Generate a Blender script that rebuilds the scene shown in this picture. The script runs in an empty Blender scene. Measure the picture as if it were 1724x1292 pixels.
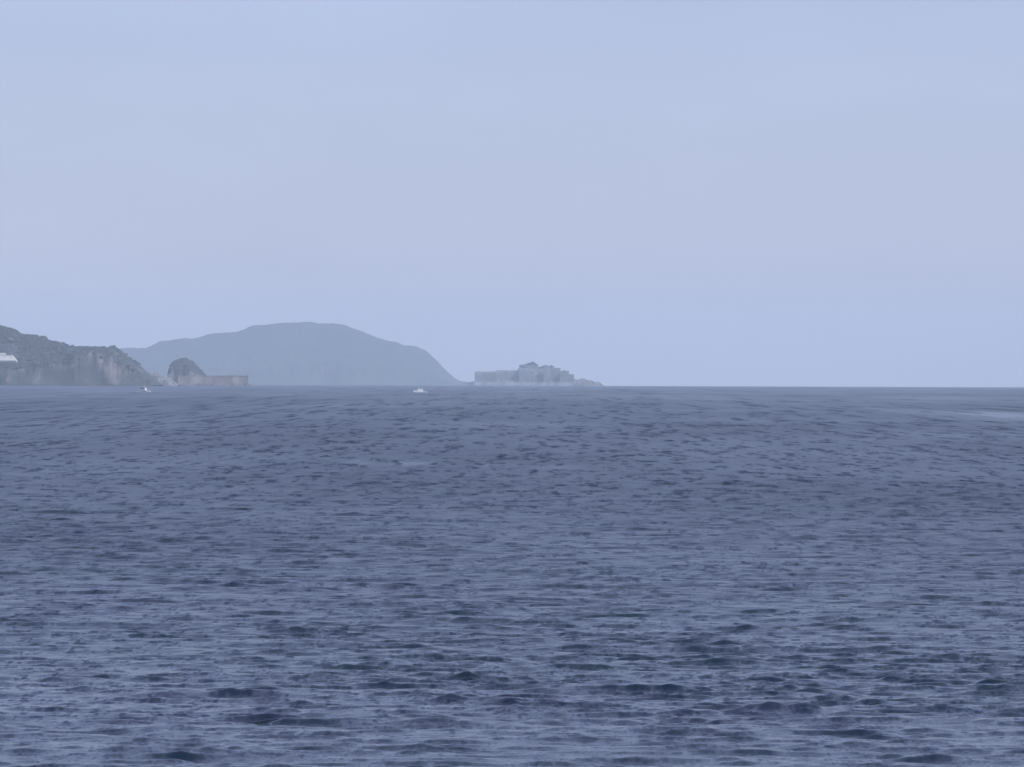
import bpy, bmesh, math, random
import numpy as np
from mathutils import Vector, Matrix

sc = bpy.context.scene
R_EARTH = 6371000.0
FPX = 9853.0            # focal length in pixels of the 1724 px wide photograph
CAM_H = 16.0
PITCH = 0.00189         # radians downwards
ROLL = 0.0034

# ------------------------------------------------------------------ camera
cam_d = bpy.data.cameras.new('camera')
cam = bpy.data.objects.new('camera', cam_d)
sc.collection.objects.link(cam)
sc.camera = cam
cam_d.sensor_width = 36.0
cam_d.lens = 36.0 * FPX / 1724.0
cam_d.clip_start = 1.0
cam_d.clip_end = 120000.0
cam_d.dof.use_dof = True
cam_d.dof.focus_distance = 420.0
cam_d.dof.aperture_fstop = 8.0
cam.matrix_world = (Matrix.Translation((0, 0, CAM_H)) @ Matrix.Rotation(math.pi / 2 - PITCH, 4, 'X')
                    @ Matrix.Rotation(ROLL, 4, 'Z'))

# ------------------------------------------------------------------ sky, sun, exposure
SUN_EL, SUN_AZ = math.radians(40), math.radians(132)     # azimuth from +Y towards +X
VEIL = 0.5
VEIL_COL = (5.0, 5.0, 8.2)
SKY_STRENGTH = 0.10
HAZE_COL = (0.74, 0.86, 1.0)
HAZE_DENSITY = 4.7e-5
w = bpy.data.worlds.new('World')
sc.world = w
w.use_nodes = True
wn, wl = w.node_tree.nodes, w.node_tree.links
wn.clear()
sky = wn.new('ShaderNodeTexSky')
sky.sky_type = 'NISHITA'
sky.sun_disc = False
sky.sun_elevation = SUN_EL
sky.sun_rotation = SUN_AZ
sky.air_density = 1.0
sky.dust_density = 0.6
sky.ozone_density = 6.0
# thin high overcast: an even pale veil over the clear sky
tint = wn.new('ShaderNodeMix'); tint.data_type = 'RGBA'
tint.inputs[0].default_value = VEIL
tint.inputs[7].default_value = (*VEIL_COL, 1)
bg = wn.new('ShaderNodeBackground'); bg.inputs['Strength'].default_value = SKY_STRENGTH
wo = wn.new('ShaderNodeOutputWorld')
wl.new(sky.outputs[0], tint.inputs[6]); wtc = wn.new('ShaderNodeTexCoord'); wnz = wn.new('ShaderNodeTexNoise')
wnz.inputs['Scale'].default_value = 14.0; wnz.inputs['Detail'].default_value = 3.0
wmp = wn.new('ShaderNodeMapping'); wmp.inputs['Scale'].default_value = (1, 1, 3.5)
wl.new(wtc.outputs['Generated'], wmp.inputs[0]); wl.new(wmp.outputs[0], wnz.inputs['Vector'])
wmr = wn.new('ShaderNodeMapRange'); wmr.inputs[1].default_value = 0.3; wmr.inputs[2].default_value = 0.7
wmr.inputs[3].default_value = 0.965; wmr.inputs[4].default_value = 1.035
wl.new(wnz.outputs[0], wmr.inputs[0])
wsc = wn.new('ShaderNodeVectorMath'); wsc.operation = 'SCALE'
wl.new(tint.outputs[2], wsc.inputs[0]); wl.new(wmr.outputs[0], wsc.inputs['Scale'])
wl.new(wsc.outputs[0], bg.inputs[0]); wl.new(bg.outputs[0], wo.inputs[0])

sun_d = bpy.data.lights.new('sun', 'SUN')
sun_d.energy = 4.9
sun_d.angle = math.radians(12)
sun_d.color = (0.90, 0.95, 1.0)     # daylight as this cold-balanced camera saw it
sun = bpy.data.objects.new('sun', sun_d)
sc.collection.objects.link(sun)
sdir = Vector((math.sin(SUN_AZ) * math.cos(SUN_EL), math.cos(SUN_AZ) * math.cos(SUN_EL), math.sin(SUN_EL)))
sun.rotation_euler = sdir.to_track_quat('Z', 'Y').to_euler()
sun.location = (0, 0, 200)

sc.view_settings.view_transform = 'Standard'
sc.view_settings.look = 'None'
sc.view_settings.gamma = 1.0
sc.view_settings.exposure = 0.09
sc.view_settings.use_curve_mapping = False
sc.cycles.volume_bounces = 3
sc.cycles.max_bounces = 8

# ------------------------------------------------------------------ helpers
def sea_z(d):
    return -d * d / (2 * R_EARTH)

def at(px, py, d):
    """point at ground distance d that shows at pixel (px, py) of the photograph"""
    u, v = (px - 862.0) / FPX, -(py - 646.0) / FPX
    c, s = math.cos(ROLL), math.sin(ROLL)
    u, v = u * c - v * s, u * s + v * c
    f = Vector((0, math.cos(PITCH), -math.sin(PITCH)))
    up = Vector((0, math.sin(PITCH), math.cos(PITCH)))
    r = f + Vector((u, 0, 0)) + up * v
    r *= d / r.y
    return Vector((r.x, r.y, CAM_H + r.z))

def link(o, parent=None):
    sc.collection.objects.link(o)
    if parent is not None:
        o.parent = parent
    return o

def tag(o, label, cat, group=None):
    o['label'] = label; o['category'] = cat
    if group: o['group'] = group
    return o

def empty(name, loc, rz=0.0):
    o = bpy.data.objects.new(name, None)
    o.location = loc; o.rotation_euler = (0, 0, rz)
    return link(o)

def obj(name, verts, faces, mat, parent=None, smooth=False):
    me = bpy.data.meshes.new(name)
    me.from_pydata([tuple(map(float, v)) for v in verts], [], faces)
    if smooth:
        me.polygons.foreach_set('use_smooth', [True] * len(me.polygons))
    me.materials.append(mat)
    me.update()
    return link(bpy.data.objects.new(name, me), parent)

def grid_obj(name, P, mat, smooth=True, parent=None, attrs=None):
    """P: (rows, cols, 3) array of points"""
    nr, nc = P.shape[:2]
    me = bpy.data.meshes.new(name)
    idx = np.arange(nr * nc, dtype=np.int32).reshape(nr, nc)
    q = np.stack([idx[:-1, :-1], idx[:-1, 1:], idx[1:, 1:], idx[1:, :-1]], -1).reshape(-1, 4)
    me.vertices.add(nr * nc)
    me.vertices.foreach_set('co', P.astype(np.float32).ravel())
    me.loops.add(q.size); me.loops.foreach_set('vertex_index', q.ravel())
    me.polygons.add(len(q))
    me.polygons.foreach_set('loop_start', np.arange(0, q.size, 4, dtype=np.int32))
    me.polygons.foreach_set('loop_total', np.full(len(q), 4, dtype=np.int32))
    if smooth:
        me.polygons.foreach_set('use_smooth', np.ones(len(q), dtype=bool))
    for k, a in (attrs or {}).items():
        at_ = me.attributes.new(k, 'FLOAT', 'POINT')
        at_.data.foreach_set('value', a.astype(np.float32).ravel())
    me.materials.append(mat)
    me.update(calc_edges=True)
    return link(bpy.data.objects.new(name, me), parent)

def vnoise(x, y, seed=0):
    xi, yi = np.floor(x).astype(np.int64), np.floor(y).astype(np.int64)
    fx, fy = x - xi, y - yi
    fx, fy = fx * fx * (3 - 2 * fx), fy * fy * (3 - 2 * fy)
    def h(a, b):
        n = (a * 374761393 + b * 668265263 + seed * 1442695041) & 0xffffffff
        n = ((n ^ (n >> 13)) * 1274126177) & 0xffffffff
        n = n ^ (n >> 16)
        return (n & 0xffff) / 65535.0
    return (h(xi, yi) * (1 - fx) + h(xi + 1, yi) * fx) * (1 - fy) + (h(xi, yi + 1) * (1 - fx) + h(xi + 1, yi + 1) * fx) * fy

def fbm(x, y, seed=0, octs=4, gain=0.5):
    s = 0; a = 1.0; t = 0
    for i in range(octs):
        s = s + a * (vnoise(x * 2 ** i + 17.3 * i, y * 2 ** i - 9.1 * i, seed + i) * 2 - 1); t += a; a *= gain
    return s / t

def sstep(a, b, x):
    t = np.clip((x - a) / (b - a), 0, 1)
    return t * t * (3 - 2 * t)

# ------------------------------------------------------------------ materials
def new_mat(name):
    m = bpy.data.materials.new(name); m.use_nodes = True
    nt = m.node_tree
    return m, nt.nodes, nt.links, nt.nodes['Principled BSDF']

def mixed(name, c1, c2, scale, rough=0.85, detail=5, c3=None, scale3=None, bump=0.0, stretch=(1, 1, 1), lo=0.38, hi=0.62):
    m, n, l, b = new_mat(name)
    tc = n.new('ShaderNodeTexCoord')
    mp = n.new('ShaderNodeMapping'); mp.inputs['Scale'].default_value = stretch
    l.new(tc.outputs['Object'], mp.inputs[0])
    nz = n.new('ShaderNodeTexNoise'); nz.inputs['Scale'].default_value = scale; nz.inputs['Detail'].default_value = detail
    l.new(mp.outputs[0], nz.inputs['Vector'])
    rp = n.new('ShaderNodeValToRGB')
    rp.color_ramp.elements[0].position = lo; rp.color_ramp.elements[0].color = (*c1, 1)
    rp.color_ramp.elements[1].position = hi; rp.color_ramp.elements[1].color = (*c2, 1)
    l.new(nz.outputs[0], rp.inputs[0])
    out = rp.outputs[0]
    if c3:
        n3 = n.new('ShaderNodeTexNoise'); n3.inputs['Scale'].default_value = scale3; n3.inputs['Detail'].default_value = 4
        l.new(mp.outputs[0], n3.inputs['Vector'])
        r3 = n.new('ShaderNodeMapRange'); r3.inputs[1].default_value = 0.48; r3.inputs[2].default_value = 0.62
        l.new(n3.outputs[0], r3.inputs[0])
        mx = n.new('ShaderNodeMix'); mx.data_type = 'RGBA'
        l.new(r3.outputs[0], mx.inputs[0]); l.new(out, mx.inputs[6]); mx.inputs[7].default_value = (*c3, 1)
        out = mx.outputs[2]
    l.new(out, b.inputs['Base Color'])
    b.inputs['Roughness'].default_value = rough
    if bump:
        bp = n.new('ShaderNodeBump'); bp.inputs['Distance'].default_value = bump
        l.new(nz.outputs[0], bp.inputs['Height']); l.new(bp.outputs[0], b.inputs['Normal'])
    return m

def terrain_mat(name, green1, green2, rock1, rock2, tscale=0.05, slope=(0.45, 0.8)):
    """scrub on gentle ground, bare rock on steep ground"""
    m, n, l, b = new_mat(name)
    tc = n.new('ShaderNodeTexCoord')
    def noise(scale, stretch=(1, 1, 1), det=5):
        mp = n.new('ShaderNodeMapping'); mp.inputs['Scale'].default_value = stretch
        l.new(tc.outputs['Object'], mp.inputs[0])
        z = n.new('ShaderNodeTexNoise'); z.inputs['Scale'].default_value = scale; z.inputs['Detail'].default_value = det
        l.new(mp.outputs[0], z.inputs['Vector']); return z.outputs[0]
    def ramp(v, a, c, lo=0.4, hi=0.6):
        rp = n.new('ShaderNodeValToRGB')
        rp.color_ramp.elements[0].position = lo; rp.color_ramp.elements[0].color = (*a, 1)
        rp.color_ramp.elements[1].position = hi; rp.color_ramp.elements[1].color = (*c, 1)
        l.new(v, rp.inputs[0]); return rp.outputs[0]
    g = ramp(noise(tscale), green1, green2)
    r = ramp(noise(tscale * 1.3, (1, 1, 0.55)), rock1, rock2, 0.38, 0.64)
    geo = n.new('ShaderNodeNewGeometry')
    sep = n.new('ShaderNodeSeparateXYZ'); l.new(geo.outputs['Normal'], sep.inputs[0])
    ad = n.new('ShaderNodeMath'); ad.operation = 'ADD'
    nz = n.new('ShaderNodeMath'); nz.operation = 'MULTIPLY_ADD'; nz.inputs[1].default_value = 2.4; nz.inputs[2].default_value = -1.1
    l.new(noise(tscale * 0.8), nz.inputs[0])
    l.new(sep.outputs[2], ad.inputs[0]); l.new(nz.outputs[0], ad.inputs[1])
    mr = n.new('ShaderNodeMapRange'); mr.inputs[1].default_value = slope[0]; mr.inputs[2].default_value = slope[1]
    l.new(ad.outputs[0], mr.inputs[0])
    mx = n.new('ShaderNodeMix'); mx.data_type = 'RGBA'
    l.new(mr.outputs[0], mx.inputs[0]); l.new(r, mx.inputs[6]); l.new(g, mx.inputs[7])
    l.new(mx.outputs[2], b.inputs['Base Color'])
    b.inputs['Roughness'].default_value = 0.9
    return m

M = {}
M['headland'] = terrain_mat('headland_ground', (0.010, 0.013, 0.013), (0.03, 0.034, 0.033), (0.022, 0.022, 0.024), (0.21, 0.165, 0.165), 0.045, (0.1, 0.6))
M['hill'] = terrain_mat('far_hill_ground', (0.010, 0.015, 0.016), (0.022, 0.027, 0.026), (0.012, 0.017, 0.018), (0.024, 0.028, 0.028), 0.01, (0.2, 0.5))
M['rock'] = mixed('shore_rock', (0.06, 0.06, 0.065), (0.16, 0.145, 0.15), 0.12, 0.9)
M['leaf'] = mixed('foliage', (0.008, 0.011, 0.011), (0.028, 0.032, 0.028), 0.08, 0.85)
M['bark'] = mixed('bark', (0.07, 0.055, 0.04), (0.14, 0.11, 0.09), 2.0, 0.9)
M['concrete'] = mixed('weathered_concrete', (0.16, 0.16, 0.175), (0.27, 0.265, 0.285), 0.09, 0.9, c3=(0.12, 0.12, 0.13), scale3=0.05, stretch=(1, 1, 0.35))
M['pink_concrete'] = mixed('warm_concrete', (0.14, 0.122, 0.125), (0.24, 0.205, 0.205), 0.09, 0.9, c3=(0.13, 0.10, 0.10), scale3=0.06, stretch=(1, 1, 0.35))
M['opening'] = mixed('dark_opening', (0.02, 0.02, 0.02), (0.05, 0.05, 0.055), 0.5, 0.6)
M['white_wall'] = mixed('cream_render', (0.50, 0.475, 0.42), (0.60, 0.58, 0.52), 0.3, 0.7)
M['grey_roof'] = mixed('grey_roofing', (0.30, 0.31, 0.30), (0.42, 0.42, 0.40), 0.4, 0.8)
M['boat'] = mixed('white_gelcoat', (0.40, 0.41, 0.42), (0.50, 0.50, 0.50), 1.0, 0.25)
M['boat_dark'] = mixed('dark_antifouling', (0.03, 0.04, 0.07), (0.06, 0.07, 0.10), 1.5, 0.5)
M['boat_glass'] = mixed('tinted_glass', (0.02, 0.025, 0.03), (0.04, 0.045, 0.05), 1.0, 0.1)
M['metal'] = mixed('steel_tube', (0.45, 0.46, 0.47), (0.6, 0.6, 0.6), 2.0, 0.35)
M['foam'] = mixed('wake_foam', (0.45, 0.5, 0.55), (0.75, 0.78, 0.8), 1.2, 0.9)

# ------------------------------------------------------------------ the sea
def sea_material():
    m, n, l, b = new_mat('sea_water')
    b.inputs['IOR'].default_value = 1.333
    b.inputs['Specular IOR Level'].default_value = 0.42
    tc = n.new('ShaderNodeTexCoord')
    a = n.new('ShaderNodeAttribute'); a.attribute_name = 'sub_slope'
    geo = n.new('ShaderNodeNewGeometry')
    # water body: navy with faint greener patches
    n0 = n.new('ShaderNodeTexNoise'); n0.inputs['Scale'].default_value = 0.02; n0.inputs['Detail'].default_value = 3
    l.new(tc.outputs['Object'], n0.inputs['Vector'])
    rp = n.new('ShaderNodeValToRGB')
    rp.color_ramp.elements[0].position = 0.35; rp.color_ramp.elements[0].color = (0.0015, 0.0085, 0.021, 1)
    rp.color_ramp.elements[1].position = 0.65; rp.color_ramp.elements[1].color = (0.002, 0.014, 0.022, 1)
    l.new(n0.outputs[0], rp.inputs[0]); l.new(rp.outputs[0], b.inputs['Base Color'])
    # ripples smaller than the mesh: direct normal perturbation
    def pert(scale, amount, stretch=(1, 1, 1)):
        mp = n.new('ShaderNodeMapping'); mp.inputs['Scale'].default_value = stretch
        l.new(tc.outputs['Object'], mp.inputs[0])
        z = n.new('ShaderNodeTexNoise'); z.inputs['Scale'].default_value = scale; z.inputs['Detail'].default_value = 3
        l.new(mp.outputs[0], z.inputs['Vector'])
        s = n.new('ShaderNodeVectorMath'); s.operation = 'SUBTRACT'; s.inputs[1].default_value = (0.5, 0.5, 0.5)
        l.new(z.outputs['Color'], s.inputs[0])
        k = n.new('ShaderNodeVectorMath'); k.operation = 'MULTIPLY'; k.inputs[1].default_value = (amount, amount, 0)
        l.new(s.outputs[0], k.inputs[0]); return k.outputs[0]
    v = None
    for sc_, am_, st_ in ((4.5, 1.6, (1, 0.3, 1)), (1.8, 1.0, (1, 0.2, 1))):
        p_ = pert(sc_, RIPPLE * am_, st_)
        if v is None: v = p_; continue
        q_ = n.new('ShaderNodeVectorMath'); q_.operation = 'ADD'
        l.new(v, q_.inputs[0]); l.new(p_, q_.inputs[1]); v = q_.outputs[0]
    gx = n.new('ShaderNodeAttribute'); gx.attribute_name = 'facet_tilt'
    gc = n.new('ShaderNodeCombineXYZ'); l.new(gx.outputs['Fac'], gc.inputs[1])
    ga = n.new('ShaderNodeVectorMath'); ga.operation = 'ADD'
    l.new(v, ga.inputs[0]); l.new(gc.outputs[0], ga.inputs[1]); v = ga.outputs[0]
    v2 = n.new('ShaderNodeVectorMath'); v2.operation = 'ADD'
    l.new(geo.outputs['Normal'], v2.inputs[0]); l.new(v, v2.inputs[1])
    v3 = n.new('ShaderNodeVectorMath'); v3.operation = 'NORMALIZE'; l.new(v2.outputs[0], v3.inputs[0])
    l.new(v3.outputs[0], b.inputs['Normal'])
    l.new(a.outputs['Fac'], b.inputs['Roughness'])
    return m

RIPPLE = 0.26
def build_sea():
    rng = np.random.default_rng(11)
    NC = 520
    core = np.linspace(-0.112, 0.112, NC)
    side = 0.112 + np.cumsum(np.geomspace(0.002, 0.12, 16)); side = side[side < 0.95]
    ang = np.concatenate([-side[::-1], core, side])
    rows = [192.0]
    while rows[-1] < 3600:
        rows.append(rows[-1] + 0.29 * max(1, rows[-1] / 300) ** 1.25)
    near = np.linspace(3, 191, 50)
    far = np.geomspace(rows[-1] + 8, 22000, 160)
    d = np.concatenate([near, rows, far])
    D, A = np.meshgrid(d, ang, indexing='ij')
    X = (D * np.sin(A)); Y = (D * np.cos(A))
    dr = np.gradient(d)[:, None] * np.ones_like(A)
    edge = 1 - sstep(0.115, 0.16, np.abs(A))            # outside the dense fan only long waves
    Z = np.zeros_like(X); DX = np.zeros_like(X); DY = np.zeros_like(X)
    lost = np.zeros_like(d)
    # gusts: slow changes of roughness, and calm streaks
    gust = 1 + 0.35 * fbm(X / 60, Y / 260, 5, 3)
    calm = np.zeros_like(X)
    for px, py, hw, hh, s in SLICKS:
        th = (py - 646) / FPX + PITCH
        dd = 16 / th
        for _ in range(6): dd = CAM_H / (th - dd / (2 * R_EARTH))
        cx = (px - 862) / FPX * dd
        sy = dd * dd / (CAM_H * FPX) * hh
        wob = fbm(X / (hw * dd / FPX * 0.25), Y * 0 + py, 9, 3)
        e = ((X - cx) / (hw * dd / FPX)) ** 2 + ((Y - dd) / sy + 0.8 * wob) ** 2
        calm = np.maximum(calm, s * np.exp(-e ** 1.5))
    # wave groups: steep patches between flatter water
    grp = np.exp(0.85 * fbm(X / 3.4, Y / 4.2, 41, 3) + 0.3 * fbm(X / 30, Y / 90, 47, 3)) * (1 + 0.3 * fbm(X / 25, Y / 60, 44, 2))
    lam = np.geomspace(0.6, 22, 170)
    main = math.radians(-97)
    spacing = np.maximum(np.gradient(d), d * 0.0005)
    for i, L in enumerate(lam):
        kk = 2 * math.pi / L
        th = main + rng.normal() * (0.8 if L < 1.5 else 0.42)
        # slope carried by each component (rms)
        slope = 0.0135 * min(1.0, (L / 1.3) ** 0.7) * (1.0 if L < 2.2 else (2.2 / L) ** 0.75) * rng.uniform(0.6, 1.4) * WAVE
        amp = slope / kk * 1.414
        wgt = sstep(1.9, 3.2, L / spacing)
        lost += (1 - wgt) * slope ** 2
        act = wgt > 0.001
        if not act.any(): continue
        ph = kk * (X[act] * math.cos(th) + Y[act] * math.sin(th)) + rng.uniform(0, 6.28)
        c_, s_ = np.cos(ph), np.sin(ph)
        wg = (wgt[act][:, None] * amp) * (grp[act] if L < 9 else 1)
        Z[act] += wg * s_
        DX[act] += wg * c_ * math.cos(th) * 1.25
        DY[act] += wg * c_ * math.sin(th) * 1.25
    g = gust * (1 - 0.75 * calm)
    Z *= g * edge; DX *= g * edge; DY *= g * edge
    Zb = -(D ** 2) / (2 * R_EARTH)
    P = np.stack([X + DX, Y + DY, Zb + Z], -1)
    # slopes too small for the mesh become roughness (alpha = roughness^2 ~ sqrt(2)*rms slope)
    sub = np.sqrt(lost + BASE_SLOPE ** 2)[:, None] * np.ones_like(A) * np.clip(g, 0.3, 1.6)
    rough = 0.80 * np.sqrt(np.clip(1.414 * sub, 0.008, 0.6))
    # mean tilt of the facets too small for the mesh, in patches that grow with distance
    tilt = np.zeros_like(X)
    for i, dk in enumerate(np.geomspace(300, 14000, 24)):
        band = np.exp(-(np.log(D / dk) / 0.11) ** 2 / 2)
        m = band[:, 0] > 0.01
        wk = 17 * dk / FPX; lk = 3.2 * dk * dk / (CAM_H * FPX)
        tilt[m] += (band * 1)[m] * fbm(X[m] / wk, Y[m] / lk, 300 + 7 * i, 3, 0.8)
    tilt = np.clip(tilt, -1.2, 0.8) * TILT * (0.55 + 0.45 * sstep(400, 1200, D)) * (1 - 0.45 * sstep(1500, 5000, D)) * (1 - 0.6 * calm)
    o = grid_obj('sea', P, sea_material(), attrs={'sub_slope': rough, 'facet_tilt': tilt + 0.022 + 0.05 * calm})
    o['kind'] = 'structure'
    return o
WAVE = 1.04
TILT = 0.55
BASE_SLOPE = 0.012
SLICKS = [(1690, 697, 110, 8, 0.85), (1580, 692, 100, 10, 0.6), (600, 780, 30, 4, 0.4), (690, 781, 38, 4, 0.55), (830, 786, 35, 4, 0.3), (940, 787, 40, 4, 0.35),
          (1620, 668, 170, 5, 0.4), (1180, 668, 120, 4, 0.3)]
build_sea()

# ------------------------------------------------------------------ land
def ridge_fn(pts, d):
    """pixel outline -> height above the sea at distance d, as a function of x in metres"""
    W = [at(px, py, d) for px, py in pts]
    xs = np.array([p.x for p in W]); zs = np.array([p.z - sea_z(d) for p in W])
    return lambda x: np.interp(x, xs, zs), xs[0], xs[-1]

def landmass(name, outline, d, depth, mat, nx, nt, cliff, rough, seed, cell, cove=0.2, parent=None, kind=True, ridge=0):
    """terrain that rises from a wandering shore to the ridge and falls behind it.
    cliff(x) 0..1: share of the height taken by a steep face at the shore"""
    h, x0, x1 = ridge_fn(outline, d)
    x = np.linspace(x0, x1, nx)
    t = np.concatenate([np.linspace(0, 0.14, nt // 3), np.linspace(0.15, 1, nt // 2), np.linspace(1.05, 2.0, nt // 5)])
    T, X = np.meshgrid(t, x, indexing='ij')
    H = h(X); c = cliff(X)
    H = np.maximum(H + ridge * fbm(X / (ridge * 5), X * 0 + 1.7, seed + 9, 4) * np.clip(H / (ridge * 6), 0, 1), -1) if ridge else H
    shore = depth * cove * fbm(X / (cell * 5), X * 0 + 3.1, seed + 5, 4)
    Y = d - depth / 2 + shore + T * depth * 0.75
    face = sstep(0, 0.13, T)
    up = np.clip((T - 0.02) / 0.98, 0, 1) ** 0.75
    back = np.where(T > 1, 1 - sstep(1, 2.0, T), 1)
    prof = (c * face + (1 - c) * up) * back
    n = fbm(X / cell, T * depth / cell, seed, 5)
    gul = fbm(X / (cell * 0.6), T * depth / (cell * 1.6) + 0.4 * n, seed + 20, 4)
    damp = np.where(T <= 1, 1 - 0.85 * sstep(0.75, 1.0, T), 0.2)
    Z = H * prof + damp * rough * (n + 0.8 * gul) * np.clip(H / 12, 0, 1) * face
    Y = Y - gul * cell * 0.5 * face * (1 - T / 2)
    # never above the outline as seen from the photograph's viewpoint
    lim = H * (1 - 0.03) * np.where(T < 1, 1, 1)
    Z = np.where(T < 0.9, np.minimum(Z, lim + 0.5 * n), Z)
    Z = np.where(T == 0, -4, Z)
    Z[-1] = -4
    Z += sea_z(Y)
    o = grid_obj(name, np.stack([X, Y, Z], -1), mat, parent=parent)
    if kind: o['kind'] = 'structure'
    return o, np.stack([X, Y, Z], -1), T

ICO = bmesh.new(); bmesh.ops.create_icosphere(ICO, subdivisions=2, radius=1.0)
ICO_V = np.array([v.co[:] for v in ICO.verts]); ICO_F = [[v.index for v in f.verts] for f in ICO.faces]; ICO.free()
ICO = bmesh.new(); bmesh.ops.create_icosphere(ICO, subdivisions=1, radius=1.0)
ICO1_V = np.array([v.co[:] for v in ICO.verts]); ICO1_F = [[v.index for v in f.verts] for f in ICO.faces]; ICO.free()
def clump(r, rng, squash=0.8, knob=0.35, base=None):
    v = (ICO_V if base is None else base).copy()
    ax = rng.normal(size=(5, 3)); ax /= np.linalg.norm(ax, axis=1)[:, None]
    s = 1 + knob * sum(np.clip(v @ a, 0, 1) ** 3 * rng.uniform(-0.6, 1) for a in ax) + rng.uniform(-0.12, 0.12, size=len(v))
    v = v * s[:, None] * r
    v[:, 2] *= squash
    return v

def canopy(name, points, rmin, rmax, rng, mat, sink=0.2):
    V, F, o = [], [], 0
    for p in points:
        r = rng.uniform(rmin, rmax)
        v = clump(r, rng, rng.uniform(0.6, 0.95), 0.3, ICO1_V) + np.array([p[0], p[1], p[2] + r * sink])
        V.append(v); F += [[i + o for i in f] for f in ICO1_F]; o += len(v)
    V = np.concatenate(V)
    ob = obj(name, V, F, mat)
    ob['kind'] = 'stuff'
    return ob

# far hill, beyond the horizon
HILL = [(60, 600), (130, 590), (200, 586.5), (240, 586.5), (265, 575), (285, 572), (330, 567), (350, 561), (370, 560), (395, 557),
        (412, 550), (425, 546), (450, 544), (480, 541.5), (515, 541), (540, 543.5), (570, 544.5), (590, 551), (620, 562),
        (650, 572), (668, 577), (690, 581), (700, 583), (712, 589), (725, 598), (735, 608), (742, 617), (752, 626), (762, 635), (770, 640), (790, 644), (800, 650)]
D_HILL = 20000
landmass('far_hill', HILL, D_HILL, 900, M['hill'], 420, 60, lambda x: 0.15 + 0 * x, 5, 3, 90, ridge=5.0)[0]

# headland on the left
HEAD = [(-420, 470), (-300, 488), (-200, 505), (-110, 522), (-50, 538), (0, 551), (18, 557), (33, 564), (50, 565), (65, 567), (78, 574),
        (100, 579), (118, 585), (150, 584), (190, 585), (198, 588), (206, 596), (216, 605), (226, 611), (236, 620), (244, 628), (252, 634), (258, 641), (263, 648)]
D_HEAD = 8600
def head_cliff(x):
    px = x / D_HEAD * FPX + 862
    return 0.30 + 0.5 * sstep(60, 170, px)
head, HP, HT = landmass('headland', HEAD, D_HEAD, 260, M['headland'], 620, 120, head_cliff, 7, 7, 26, cove=0.12)

def wood_points(P, T, n, rng, tmin, hmin, pxmin, pxmax, d, dens=None):
    h = P[..., 2] - sea_z(d)
    px = P[..., 0] / P[..., 1] * FPX + 862
    ok = (T > tmin) & (T < 1.15) & (h > hmin) & (px > pxmin) & (px < pxmax)
    if dens is not None: ok &= dens(px, h) > rng.uniform(size=h.shape)
    c = P[ok]
    return c[rng.choice(len(c), min(n, len(c)), replace=False)]
rng = np.random.default_rng(4)
pts = wood_points(HP, HT, 5200, rng, 0.1, 14, -420, 236, D_HEAD,
                  lambda px, h: np.clip(1 - 0.9 * sstep(90, 150, px) * (1 - sstep(55, 62, h)) , 0.03, 1))
pts = pts[[not (-40 < p[0] / p[1] * FPX + 862 < 30 and 30 < p[2] - sea_z(D_HEAD) < 62 and p[1] < 8590) for p in pts]]
canopy('headland_woodland', pts, 1.8, 4.2, rng, M['leaf'], 0.0)

# wooded dome rock behind the pier
DOME = [(268, 650), (281, 648), (283, 640), (284, 626), (285, 617), (288, 612), (292, 608), (299, 605.5), (306, 603), (311, 602.5), (318, 606), (325, 609),
        (330, 615), (336, 621), (342, 627), (347, 632), (352, 637), (360, 645), (366, 649)]
D_DOME = 9400
dome, DP, DT = landmass('wooded_rock_islet', DOME, D_DOME, 60, M['headland'], 110, 50, lambda x: 0.55 + 0 * x, 2.0, 17, 10, cove=0.1)
dp = wood_points(DP, DT, 240, rng, 0.1, 12, 280, 345, D_DOME)
canopy('islet_scrub', dp, 1.2, 2.2, rng, M['leaf'], -0.2)

# low rocks at the foot of the headland
LOW = [(236, 650), (240, 640), (246, 629), (252, 627), (258, 629), (262, 626), (268, 628), (272, 634), (278, 635), (286, 636), (292, 642), (300, 648)]
landmass('shore_rocks', LOW, 8900, 40, M['rock'], 90, 30, lambda x: 0.7 + 0 * x, 1.6, 23, 6, cove=0.15)

def box(V, F, x0, x1, y0, y1, z0, z1, top=1.0):
    o = len(V)
    cx, cy = (x0 + x1) / 2, (y0 + y1) / 2
    for (z, s) in ((z0, 1), (z1, top)):
        for x, y in ((x0, y0), (x1, y0), (x1, y1), (x0, y1)):
            V.append((cx + (x - cx) * s, cy + (y - cy) * s, z))
    F += [(o, o + 3, o + 2, o + 1), (o + 4, o + 5, o + 6, o + 7)] + [(o + i, o + (i + 1) % 4, o + 4 + (i + 1) % 4, o + 4 + i) for i in range(4)]

def box_obj(name, boxes, mat, parent=None, bevel=0.0):
    V, F = [], []
    for b in boxes: box(V, F, *b)
    o = obj(name, V, F, mat, parent)
    if bevel:
        md = o.modifiers.new('bevel', 'BEVEL'); md.width = bevel; md.segments = 2
    return o

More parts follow.
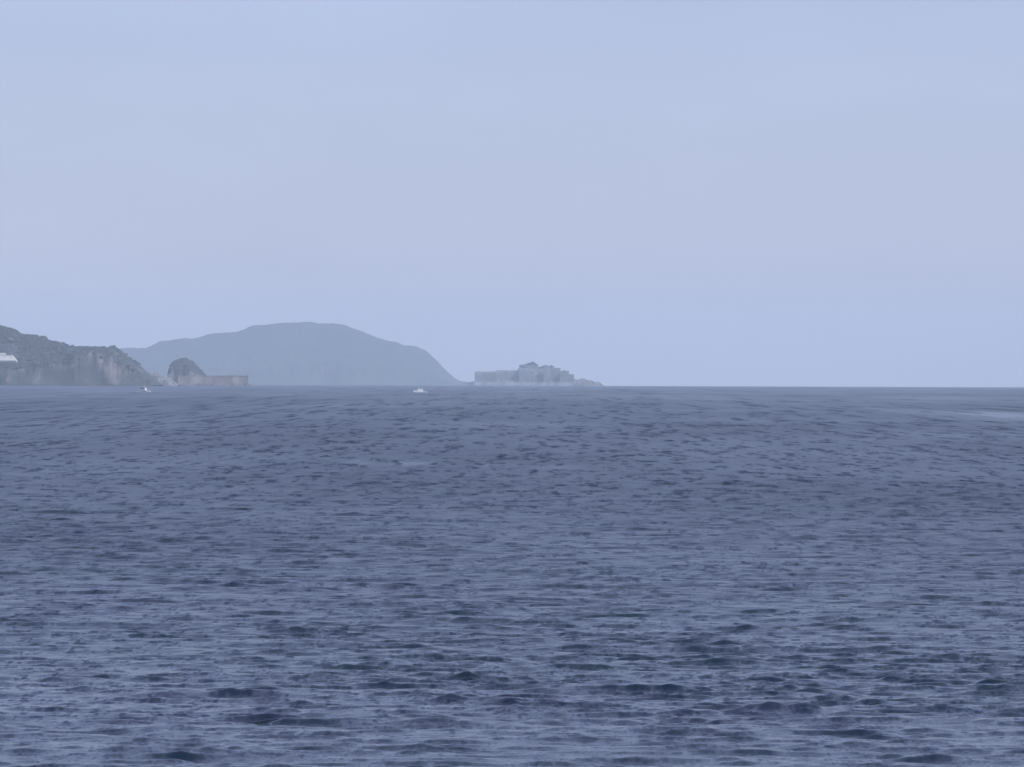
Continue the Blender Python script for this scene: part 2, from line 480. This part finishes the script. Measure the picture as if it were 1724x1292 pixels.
# harbour pier
D_PIER = 9000
s = D_PIER / FPX                    # metres per photo pixel there
px0 = at(300, 640, D_PIER).x; px1 = at(418, 640, D_PIER).x
zt = at(380, 632.5, D_PIER).z; zs = sea_z(D_PIER)
pier = empty('harbour_pier', ((px0 + px1) / 2, D_PIER, zs))
tag(pier, 'low pale pinkish harbour pier with flat top running right from the wooded rock', 'pier')
L = (px1 - px0) / 2; hh = zt - zs
rp_ = random.Random(3)
x = -L
while x < L - 1:
    wdt = min(rp_.uniform(9.5, 12.5), L - x)
    zz = hh - 0.9 + rp_.uniform(-0.25, 0.25)
    box_obj('wall_panel', [(x + 0.15, x + wdt - 0.15, -6 + rp_.uniform(-0.4, 0.4), 6, -3, zz)], M['pink_concrete'], pier)
    x += wdt
box_obj('deck', [(-L - 0.4, L + 0.4, -6.9, 6.9, hh - 0.55, hh)], M['concrete'], pier)
x = -L * 0.9
ap = []
while x < L + 3:
    r = rp_.uniform(1.6, 3.2)
    ap.append((x, x + r * 1.6, -9 - rp_.uniform(0, 3), -6.8, -3, r * 1.6, 0.6)); x += r * 1.3
box_obj('rubble_apron', ap, M['rock'], pier)
box_obj('end_post', [(L - 3.2, L - 1.6, -1, 0.6, hh + 0.003, hh + 3.0, 0.7)], M['concrete'], pier)
box_obj('parapet', [(-L * 0.2, L - 6, 4.2, 5.0, hh + 0.003, hh + 0.9)], M['concrete'], pier)

# cream building on the headland slope
D_B = 8440
bx0, bx1 = at(-46, 600, D_B).x, at(21, 600, D_B).x
bz0, bz1 = at(0, 607.5, D_B).z, at(0, 598.5, D_B).z
bl = empty('cream_building', ((bx0 + bx1) / 2, D_B, bz0))
tag(bl, 'long cream building with grey roof on the dark wooded slope of the headland', 'building')
BL = (bx1 - bx0) / 2; BH = bz1 - bz0
wl_ = obj('wall', [(-BL, -6, -6), (BL + 6.5, -6, -6), (BL + 6.5, -6, 0.2), (BL, -6, BH), (-BL, -6, BH), (-BL, 8, -6), (BL + 6.5, 8, -6), (BL + 6.5, 8, 0.2), (BL, 8, BH), (-BL, 8, BH)],
          [(0, 1, 2, 3, 4), (9, 8, 7, 6, 5), (0, 4, 9, 5), (1, 6, 7, 2), (2, 7, 8, 3), (3, 8, 9, 4), (0, 5, 6, 1)], M['white_wall'], bl)
box_obj('terrace', [(-BL - 2, BL + 7.5, -11, -6.003, -9, -2.2)], M['leaf'], bl)
box_obj('upper_storey', [(-BL * 0.6, at(9, 600, D_B).x - (bx0 + bx1) / 2, -2.5, 7, BH + 0.003, BH + 3.6)], M['grey_roof'], bl)
box_obj('roof', [(-BL - 0.5, BL + 0.3, -6.6, -2.9, BH + 0.003, BH + 0.35)], M['white_wall'], bl)
box_obj('shade_strip', [(-BL, BL + 6, -7.2, -6.003, -0.6, 0.1)], M['opening'], bl)  # dark strip painting in the shade at the foot of the cream wall

# ------------------------------------------------------------------ the ruined island
D_I = 13600
S = D_I / FPX
ZI = sea_z(D_I)
def ix(px): return at(px, 645, D_I).x
def ih(px, py): return at(px, py, D_I).z - ZI
ISL = [(770, 650), (776, 646), (782, 644), (798, 642), (830, 640), (866, 634), (871, 624), (876, 617), (882, 614), (888, 613), (895, 611), (901, 613), (906, 618), (915, 617), (930, 618), (936, 622), (946, 627),
       (956, 633), (966, 638), (974, 640), (984, 641), (1000, 645), (1012, 647), (1020, 651)]
isl, IP, IT = landmass('rocky_island', ISL, D_I, 150, M['rock'], 260, 60, lambda x: 0.5 + 0 * x, 2.5, 31, 18, cove=0.08)
REEF = [(968, 650), (972, 641), (976, 638), (983, 637), (989, 640), (996, 640), (1001, 643), (1010, 643.5), (1014, 647), (1018, 652)]
landmass('low_reef', REEF, D_I - 110, 30, M['rock'], 80, 24, lambda x: 0.7 + 0 * x, 1.4, 37, 6, cove=0.1)

# sea wall along the foot of the island
sw = empty('sea_wall', ((ix(797) + ix(968)) / 2, D_I - 105, ZI))
tag(sw, 'long grey sea wall along the foot of the ruined island', 'sea wall')
x = ix(797) - sw.location.x; xe = ix(968) - sw.location.x
while x < xe:
    wdt = min(rp_.uniform(13, 18), xe - x)
    box_obj('wall_section', [(x + 0.1, x + wdt - 0.1, -1.5 + rp_.uniform(-0.3, 0.3), 2, -3, 8.5 + rp_.uniform(-0.6, 0.6), 0.97)], M['concrete'], sw)
    x += wdt

def block(px_a, px_b, py_top, depth, dy, mat, label, seed, notch=0.0, slant=0.0):
    """ruined flat-roofed apartment block; its roofline reaches py_top"""
    r = random.Random(seed)
    dd = D_I + dy
    xa, xb = at(px_a, 645, dd).x, at(px_b, 645, dd).x
    h = at((px_a + px_b) / 2, py_top, dd).z - sea_z(dd)
    e = empty('apartment_block', ((xa + xb) / 2, dd, sea_z(dd)))
    tag(e, label, 'building', 'ruined apartment blocks on the island')
    W = (xb - xa) / 2
    h2 = h - slant
    V = [(-W, -depth / 2, -2), (W, -depth / 2, -2), (W, depth / 2, -2), (-W, depth / 2, -2),
         (-W, -depth / 2, h), (W, -depth / 2, h2), (W, depth / 2, h2), (-W, depth / 2, h)]
    F = [(0, 3, 2, 1), (4, 5, 6, 7), (0, 1, 5, 4), (1, 2, 6, 5), (2, 3, 7, 6), (3, 0, 4, 7)]
    obj('wall', V, F, mat, e)
    box_obj('parapet', [(-W - 0.3, W + 0.3, -depth / 2 - 0.4, -depth / 2 + 0.6, min(h, h2) + 0.05, min(h, h2) + 1.0)] if slant == 0 else
            [(-W - 0.3, -W + 2.5, -depth / 2 - 0.4, -depth / 2 + 0.6, h + 0.05, h + 1.0)], mat, e)
    if W > 9:
        k = max(1, int(W / 9))
        for i in range(k):
            cx = -W + (i + 0.3 + 0.4 * r.random()) * 2 * W / k
            box_obj('stair_head', [(cx - 2, cx + 2, -2, 3, min(h, h2) - 0.5, min(h, h2) + r.uniform(1.0, 1.9))], mat, e)
    # floors: ledges and openings
    st = 3.6; z = 8
    led, win = [], []
    while z < min(h, h2) - 2.5:
        led.append((-W + 0.2, W - 0.2, -depth / 2 - 0.7, -depth / 2 - 0.004, z - 0.45, z - 0.1))
        x = -W + 1.6
        while x < W - 2.4:
            if r.random() > 0.18:
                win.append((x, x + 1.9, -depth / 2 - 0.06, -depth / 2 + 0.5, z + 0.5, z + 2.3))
            x += 3.3
        z += st
    if led: box_obj('balcony_ledges', led, mat, e)
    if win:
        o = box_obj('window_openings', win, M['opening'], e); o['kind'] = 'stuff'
    return e

block(799, 835.5, 626.5, 16, -66, M['concrete'], 'long flat-roofed ruined block at the far left end of the island', 1)
block(834, 876, 624.5, 14, -49, M['concrete'], 'slightly taller flat-roofed ruined block between the left end block and the wooded crag', 2)
block(874, 894, 621, 12, -66, M['concrete'], 'ruined block below the arched clump of trees left of the summit', 3)
block(893, 916, 621.5, 12, -51, M['concrete'], 'pale ruined block in the middle of the island under the gap between the crowns', 4)
block(915.6, 925, 617, 12, -82, M['concrete'], 'narrow dark tower-like ruined block at the summit of the island', 5)
block(925.2, 943.5, 620.5, 14, -66, M['pink_concrete'], 'tall pinkish ruined block just right of the narrow summit tower', 6)
block(943, 958, 625.5, 12, -84, M['pink_concrete'], 'pinkish ruined block stepping down right of the tallest pinkish one', 7)
block(957.4, 966.5, 631, 12, -70, M['pink_concrete'], 'smallest pinkish ruined block at the right end of the built-up part', 8)

def tree(px, py_top, width_px, height_px, dy, label, seed, lean=0.0, name='tree', trunk_px=None):
    rg = np.random.default_rng(seed)
    dd = D_I + dy
    p = at(px, py_top + height_px, dd)
    e = empty(name, p)
    tag(e, label, 'tree', 'trees on the summit of the island')
    H = height_px * S; Wd = width_px * S
    th = H * 0.45
    V, F = [], []
    segs = [(0, 0, -2, 0.45), (lean * 0.3, 0, th * 0.6, 0.35), (lean * 0.7, 0, th * 1.2, 0.25)]
    for x, y, z, r in segs:
        for k in range(6):
            V.append((x + r * math.cos(k * 1.047), y + r * math.sin(k * 1.047), z))
    for s_ in range(2):
        for k in range(6):
            a, b = s_ * 6 + k, s_ * 6 + (k + 1) % 6
            F.append((a, b, b + 6, a + 6))
    obj('trunk', V, F, M['bark'], e)
    V, F, o = [], [], 0
    n = int(10 + width_px * 3)
    for i in range(n):
        a = rg.uniform(0, 6.28); q = rg.uniform(0, 1) ** 0.6
        cx = lean + math.cos(a) * q * Wd / 2; cy = math.sin(a) * q * Wd / 2.5
        cz = H * (0.55 + 0.38 * math.sqrt(max(0, 1 - q * q)) * rg.uniform(0.4, 1.0))
        r = rg.uniform(0.9, 1.8)
        v = clump(r, rg, 0.75) + np.array([cx, cy, cz - r * 0.4])
        V.append(v); F += [[j + o for j in f] for f in ICO_F]; o += len(v)
    obj('crown', np.concatenate(V), F, M['leaf'], e)
    return e
tree(878, 613.5, 9, 10, -42, 'small dark tree at the left shoulder of the island summit', 51)
tree(888, 610, 9, 12, -44, 'tree leaning right at the left foot of the arched clump', 52, lean=3)
tree(896, 608, 14, 15, -40, 'tallest spreading tree topping the arched clump', 53, lean=1.0)
tree(903, 612, 8, 11, -43, 'thin tree at the right edge of the arched clump', 54, lean=-1.0)
tree(911, 617, 8, 8, -42, 'low bushy tree in the notch left of the summit tower', 55)
tree(919, 614.5, 11, 7, -44, 'flat-topped tree above the narrow summit tower', 56)
tree(928, 615, 9, 8, -40, 'rounded tree right of the narrow summit tower', 57)
tree(938, 620.5, 8, 7, -44, 'low tree on the falling right shoulder of the summit', 58)
tree(950, 623.5, 8, 5, -42, 'small tree furthest right on the island ridge', 59)
ip = wood_points(IP, IT, 420, rng, 0.3, 16, 868, 960, D_I)
canopy('island_scrub', ip, 1.2, 2.4, rng, M['leaf'], -0.3)

# ------------------------------------------------------------------ boats
def boat(px, py, length, heading, label, seed, cabin=(0.05, 0.5), tall=1.0):
    """small motor boat whose waterline shows at (px, py)"""
    th = (py - 646) / FPX + PITCH - ROLL * (px - 862) / FPX
    dd = 6000
    for _ in range(12): dd = CAM_H / (th - dd / (2 * R_EARTH))
    p = at(px, py, dd)
    e = empty('motor_boat', (p.x, p.y, sea_z(dd)), heading)
    tag(e, label, 'boat', 'small white motor boats')
    B = length * 0.3; N = 14
    V, F = [], []
    for i in range(N + 1):
        u = i / N                                   # 0 stern, 1 bow
        hw = B / 2 * (1 - max(0, (u - 0.45) / 0.55) ** 2.2) * (0.9 + 0.1 * min(1, u * 4)) + 0.02
        top = 1.0 + 0.75 * u ** 2
        x = (u - 0.5) * length
        fl = 0.78
        V += [(x - 0.35 * (u > .9), 0, -0.5 + 0.5 * u ** 4), (x, -hw * fl, -0.1 + 0.2 * u ** 3), (x, -hw, top), (x, hw, top), (x, hw * fl, -0.1 + 0.2 * u ** 3)]
    for i in range(N):
        a = i * 5; b = a + 5
        for k in range(5):
            F.append((a + k, a + (k + 1) % 5, b + (k + 1) % 5, b + k))
    F += [(4, 3, 2, 1, 0), tuple(N * 5 + k for k in range(5))]
    obj('hull', V, F, M['boat'], e)
    # rubbing strake
    V2, F2 = [], []
    for sgn in (-1, 1):
        base = len(V2)
        for i in range(N + 1):
            u = i / N
            hw = B / 2 * (1 - max(0, (u - 0.45) / 0.55) ** 2.2) * (0.9 + 0.1 * min(1, u * 4)) + 0.02
            top = 1.0 + 0.75 * u ** 2 - 0.15; x = (u - 0.5) * length
            V2 += [(x, sgn * (hw + 0.01), top - 0.09), (x, sgn * (hw + 0.1), top - 0.05), (x, sgn * (hw + 0.01), top + 0.02)]
        for i in range(N):
            a = base + i * 3; b = a + 3
            F2 += [(a, a + 1, b + 1, b), (a + 1, a + 2, b + 2, b + 1)]
    obj('strake', V2, F2, M['boat_dark'], e)
    c0, c1 = -length / 2 + cabin[0] * length, -length / 2 + cabin[1] * length
    cw = B * 0.36; ch = 2.3 * tall
    Vc = [(c0, -cw, 1.0), (c1 + 0.9, -cw, 1.25), (c1 + 0.9, cw, 1.25), (c0, cw, 1.0), (c0 + .1, -cw * .9, 1 + ch), (c1, -cw * .85, 1 + ch), (c1, cw * .85, 1 + ch), (c0 + .1, cw * .9, 1 + ch)]
    Fc = [(4, 5, 6, 7), (0, 1, 5, 4), (1, 2, 6, 5), (2, 3, 7, 6), (3, 0, 4, 7), (0, 3, 2, 1)]
    cab = obj('cabin', Vc, Fc, M['boat'], e)
    box_obj('roof', [(c0 - 0.3, c1 + 0.35, -cw * 1.05, cw * 1.05, 1 + ch + 0.003, 1 + ch + 0.14)], M['boat'], cab)
    nwin = 3
    for sgn in (-1, 1):
        for i in range(nwin):
            a = c0 + 0.4 + i * (c1 - c0 - 0.6) / nwin; b_ = a + (c1 - c0 - 0.6) / nwin - 0.25
            box_obj('window', [(a, b_, sgn * cw * 0.93 - 0.05, sgn * cw * 0.93 + 0.05, 1 + ch * 0.62, 1 + ch * 0.88)], M['boat_glass'], cab)
    def tube(a, b, r):
        a, b = Vector(a), Vector(b); z = (b - a).normalized(); x = z.orthogonal().normalized(); y = z.cross(x)
        V = [tuple(q + (x * math.cos(k * 1.2566) + y * math.sin(k * 1.2566)) * r) for q in (a, b) for k in range(5)]
        return V, [(k, (k + 1) % 5, 5 + (k + 1) % 5, 5 + k) for k in range(5)]
    V, F = tube((c1 - 1.0, 0, 1 + ch + 0.1), (c1 - 1.3, 0, 1 + ch + 2.4 * tall), 0.09); obj('mast', V, F, M['metal'], e)
    Vr, Fr = [], []
    prev = None
    for i in range(8, N + 1):
        u = i / N
        hw = B / 2 * (1 - max(0, (u - 0.45) / 0.55) ** 2.2) * 0.95 + 0.02
        x = (u - 0.5) * length; top = 1.0 + 0.75 * u ** 2
        for sgn in (-1, 1):
            for a, b_ in (((x, sgn * hw, top), (x, sgn * hw, top + 0.7)),):
                v, f = tube(a, b_, 0.03); o = len(Vr); Vr += v; Fr += [tuple(q + o for q in t) for t in f]
            if prev:
                v, f = tube((prev[0], sgn * prev[1], prev[2]), (x, sgn * hw, top + 0.7), 0.03); o = len(Vr); Vr += v; Fr += [tuple(q + o for q in t) for t in f]
        prev = (x, hw, top + 0.7)
    obj('bow_rail', Vr, Fr, M['metal'], e)
    # bow wave and wake foam hugging the hull: low lumpy ridge
    rg = np.random.default_rng(seed)
    V, F, o = [], [], 0
    for sgn in (-1, 1):
        for i in range(12):
            u = i / 11
            v = clump(rg.uniform(0.22, 0.4), rg, 0.5) * np.array([1.8, 1, 1]) + np.array([length * (0.46 - u * 1.15), sgn * (B * 0.3 + B * 0.28 * u), 0.05])
            V.append(v); F += [[j + o for j in f] for f in ICO_F]; o += len(v)
    fo = obj('wash', np.concatenate(V), F, M['foam'])
    fo.location = e.location; fo.rotation_euler = e.rotation_euler
    fo['kind'] = 'stuff'
    return e
boat(245, 660.5, 11.5, math.radians(-35), 'small white motor boat with tall cabin off the foot of the left headland', 71, tall=1.25)
boat(705, 660.5, 11.0, math.radians(-150), 'small white motor boat on open water below the right end of the far hill', 72, cabin=(0.15, 0.6), tall=0.95)

# ------------------------------------------------------------------ haze
if HAZE_DENSITY:
    V, F = [], []
    box(V, F, -18500, 18500, -1500, 22500, -70, 262)
    hm = bpy.data.materials.new('haze_air'); hm.use_nodes = True
    hn = hm.node_tree.nodes; hn.clear()
    pv = hn.new('ShaderNodeVolumePrincipled'); pv.inputs['Density'].default_value = HAZE_DENSITY
    pv.inputs['Color'].default_value = (*HAZE_COL, 1); pv.inputs['Anisotropy'].default_value = 0.0
    ho = hn.new('ShaderNodeOutputMaterial'); hm.node_tree.links.new(pv.outputs[0], ho.inputs['Volume'])
    hz = obj('haze', V, F, hm); hz['kind'] = 'stuff'
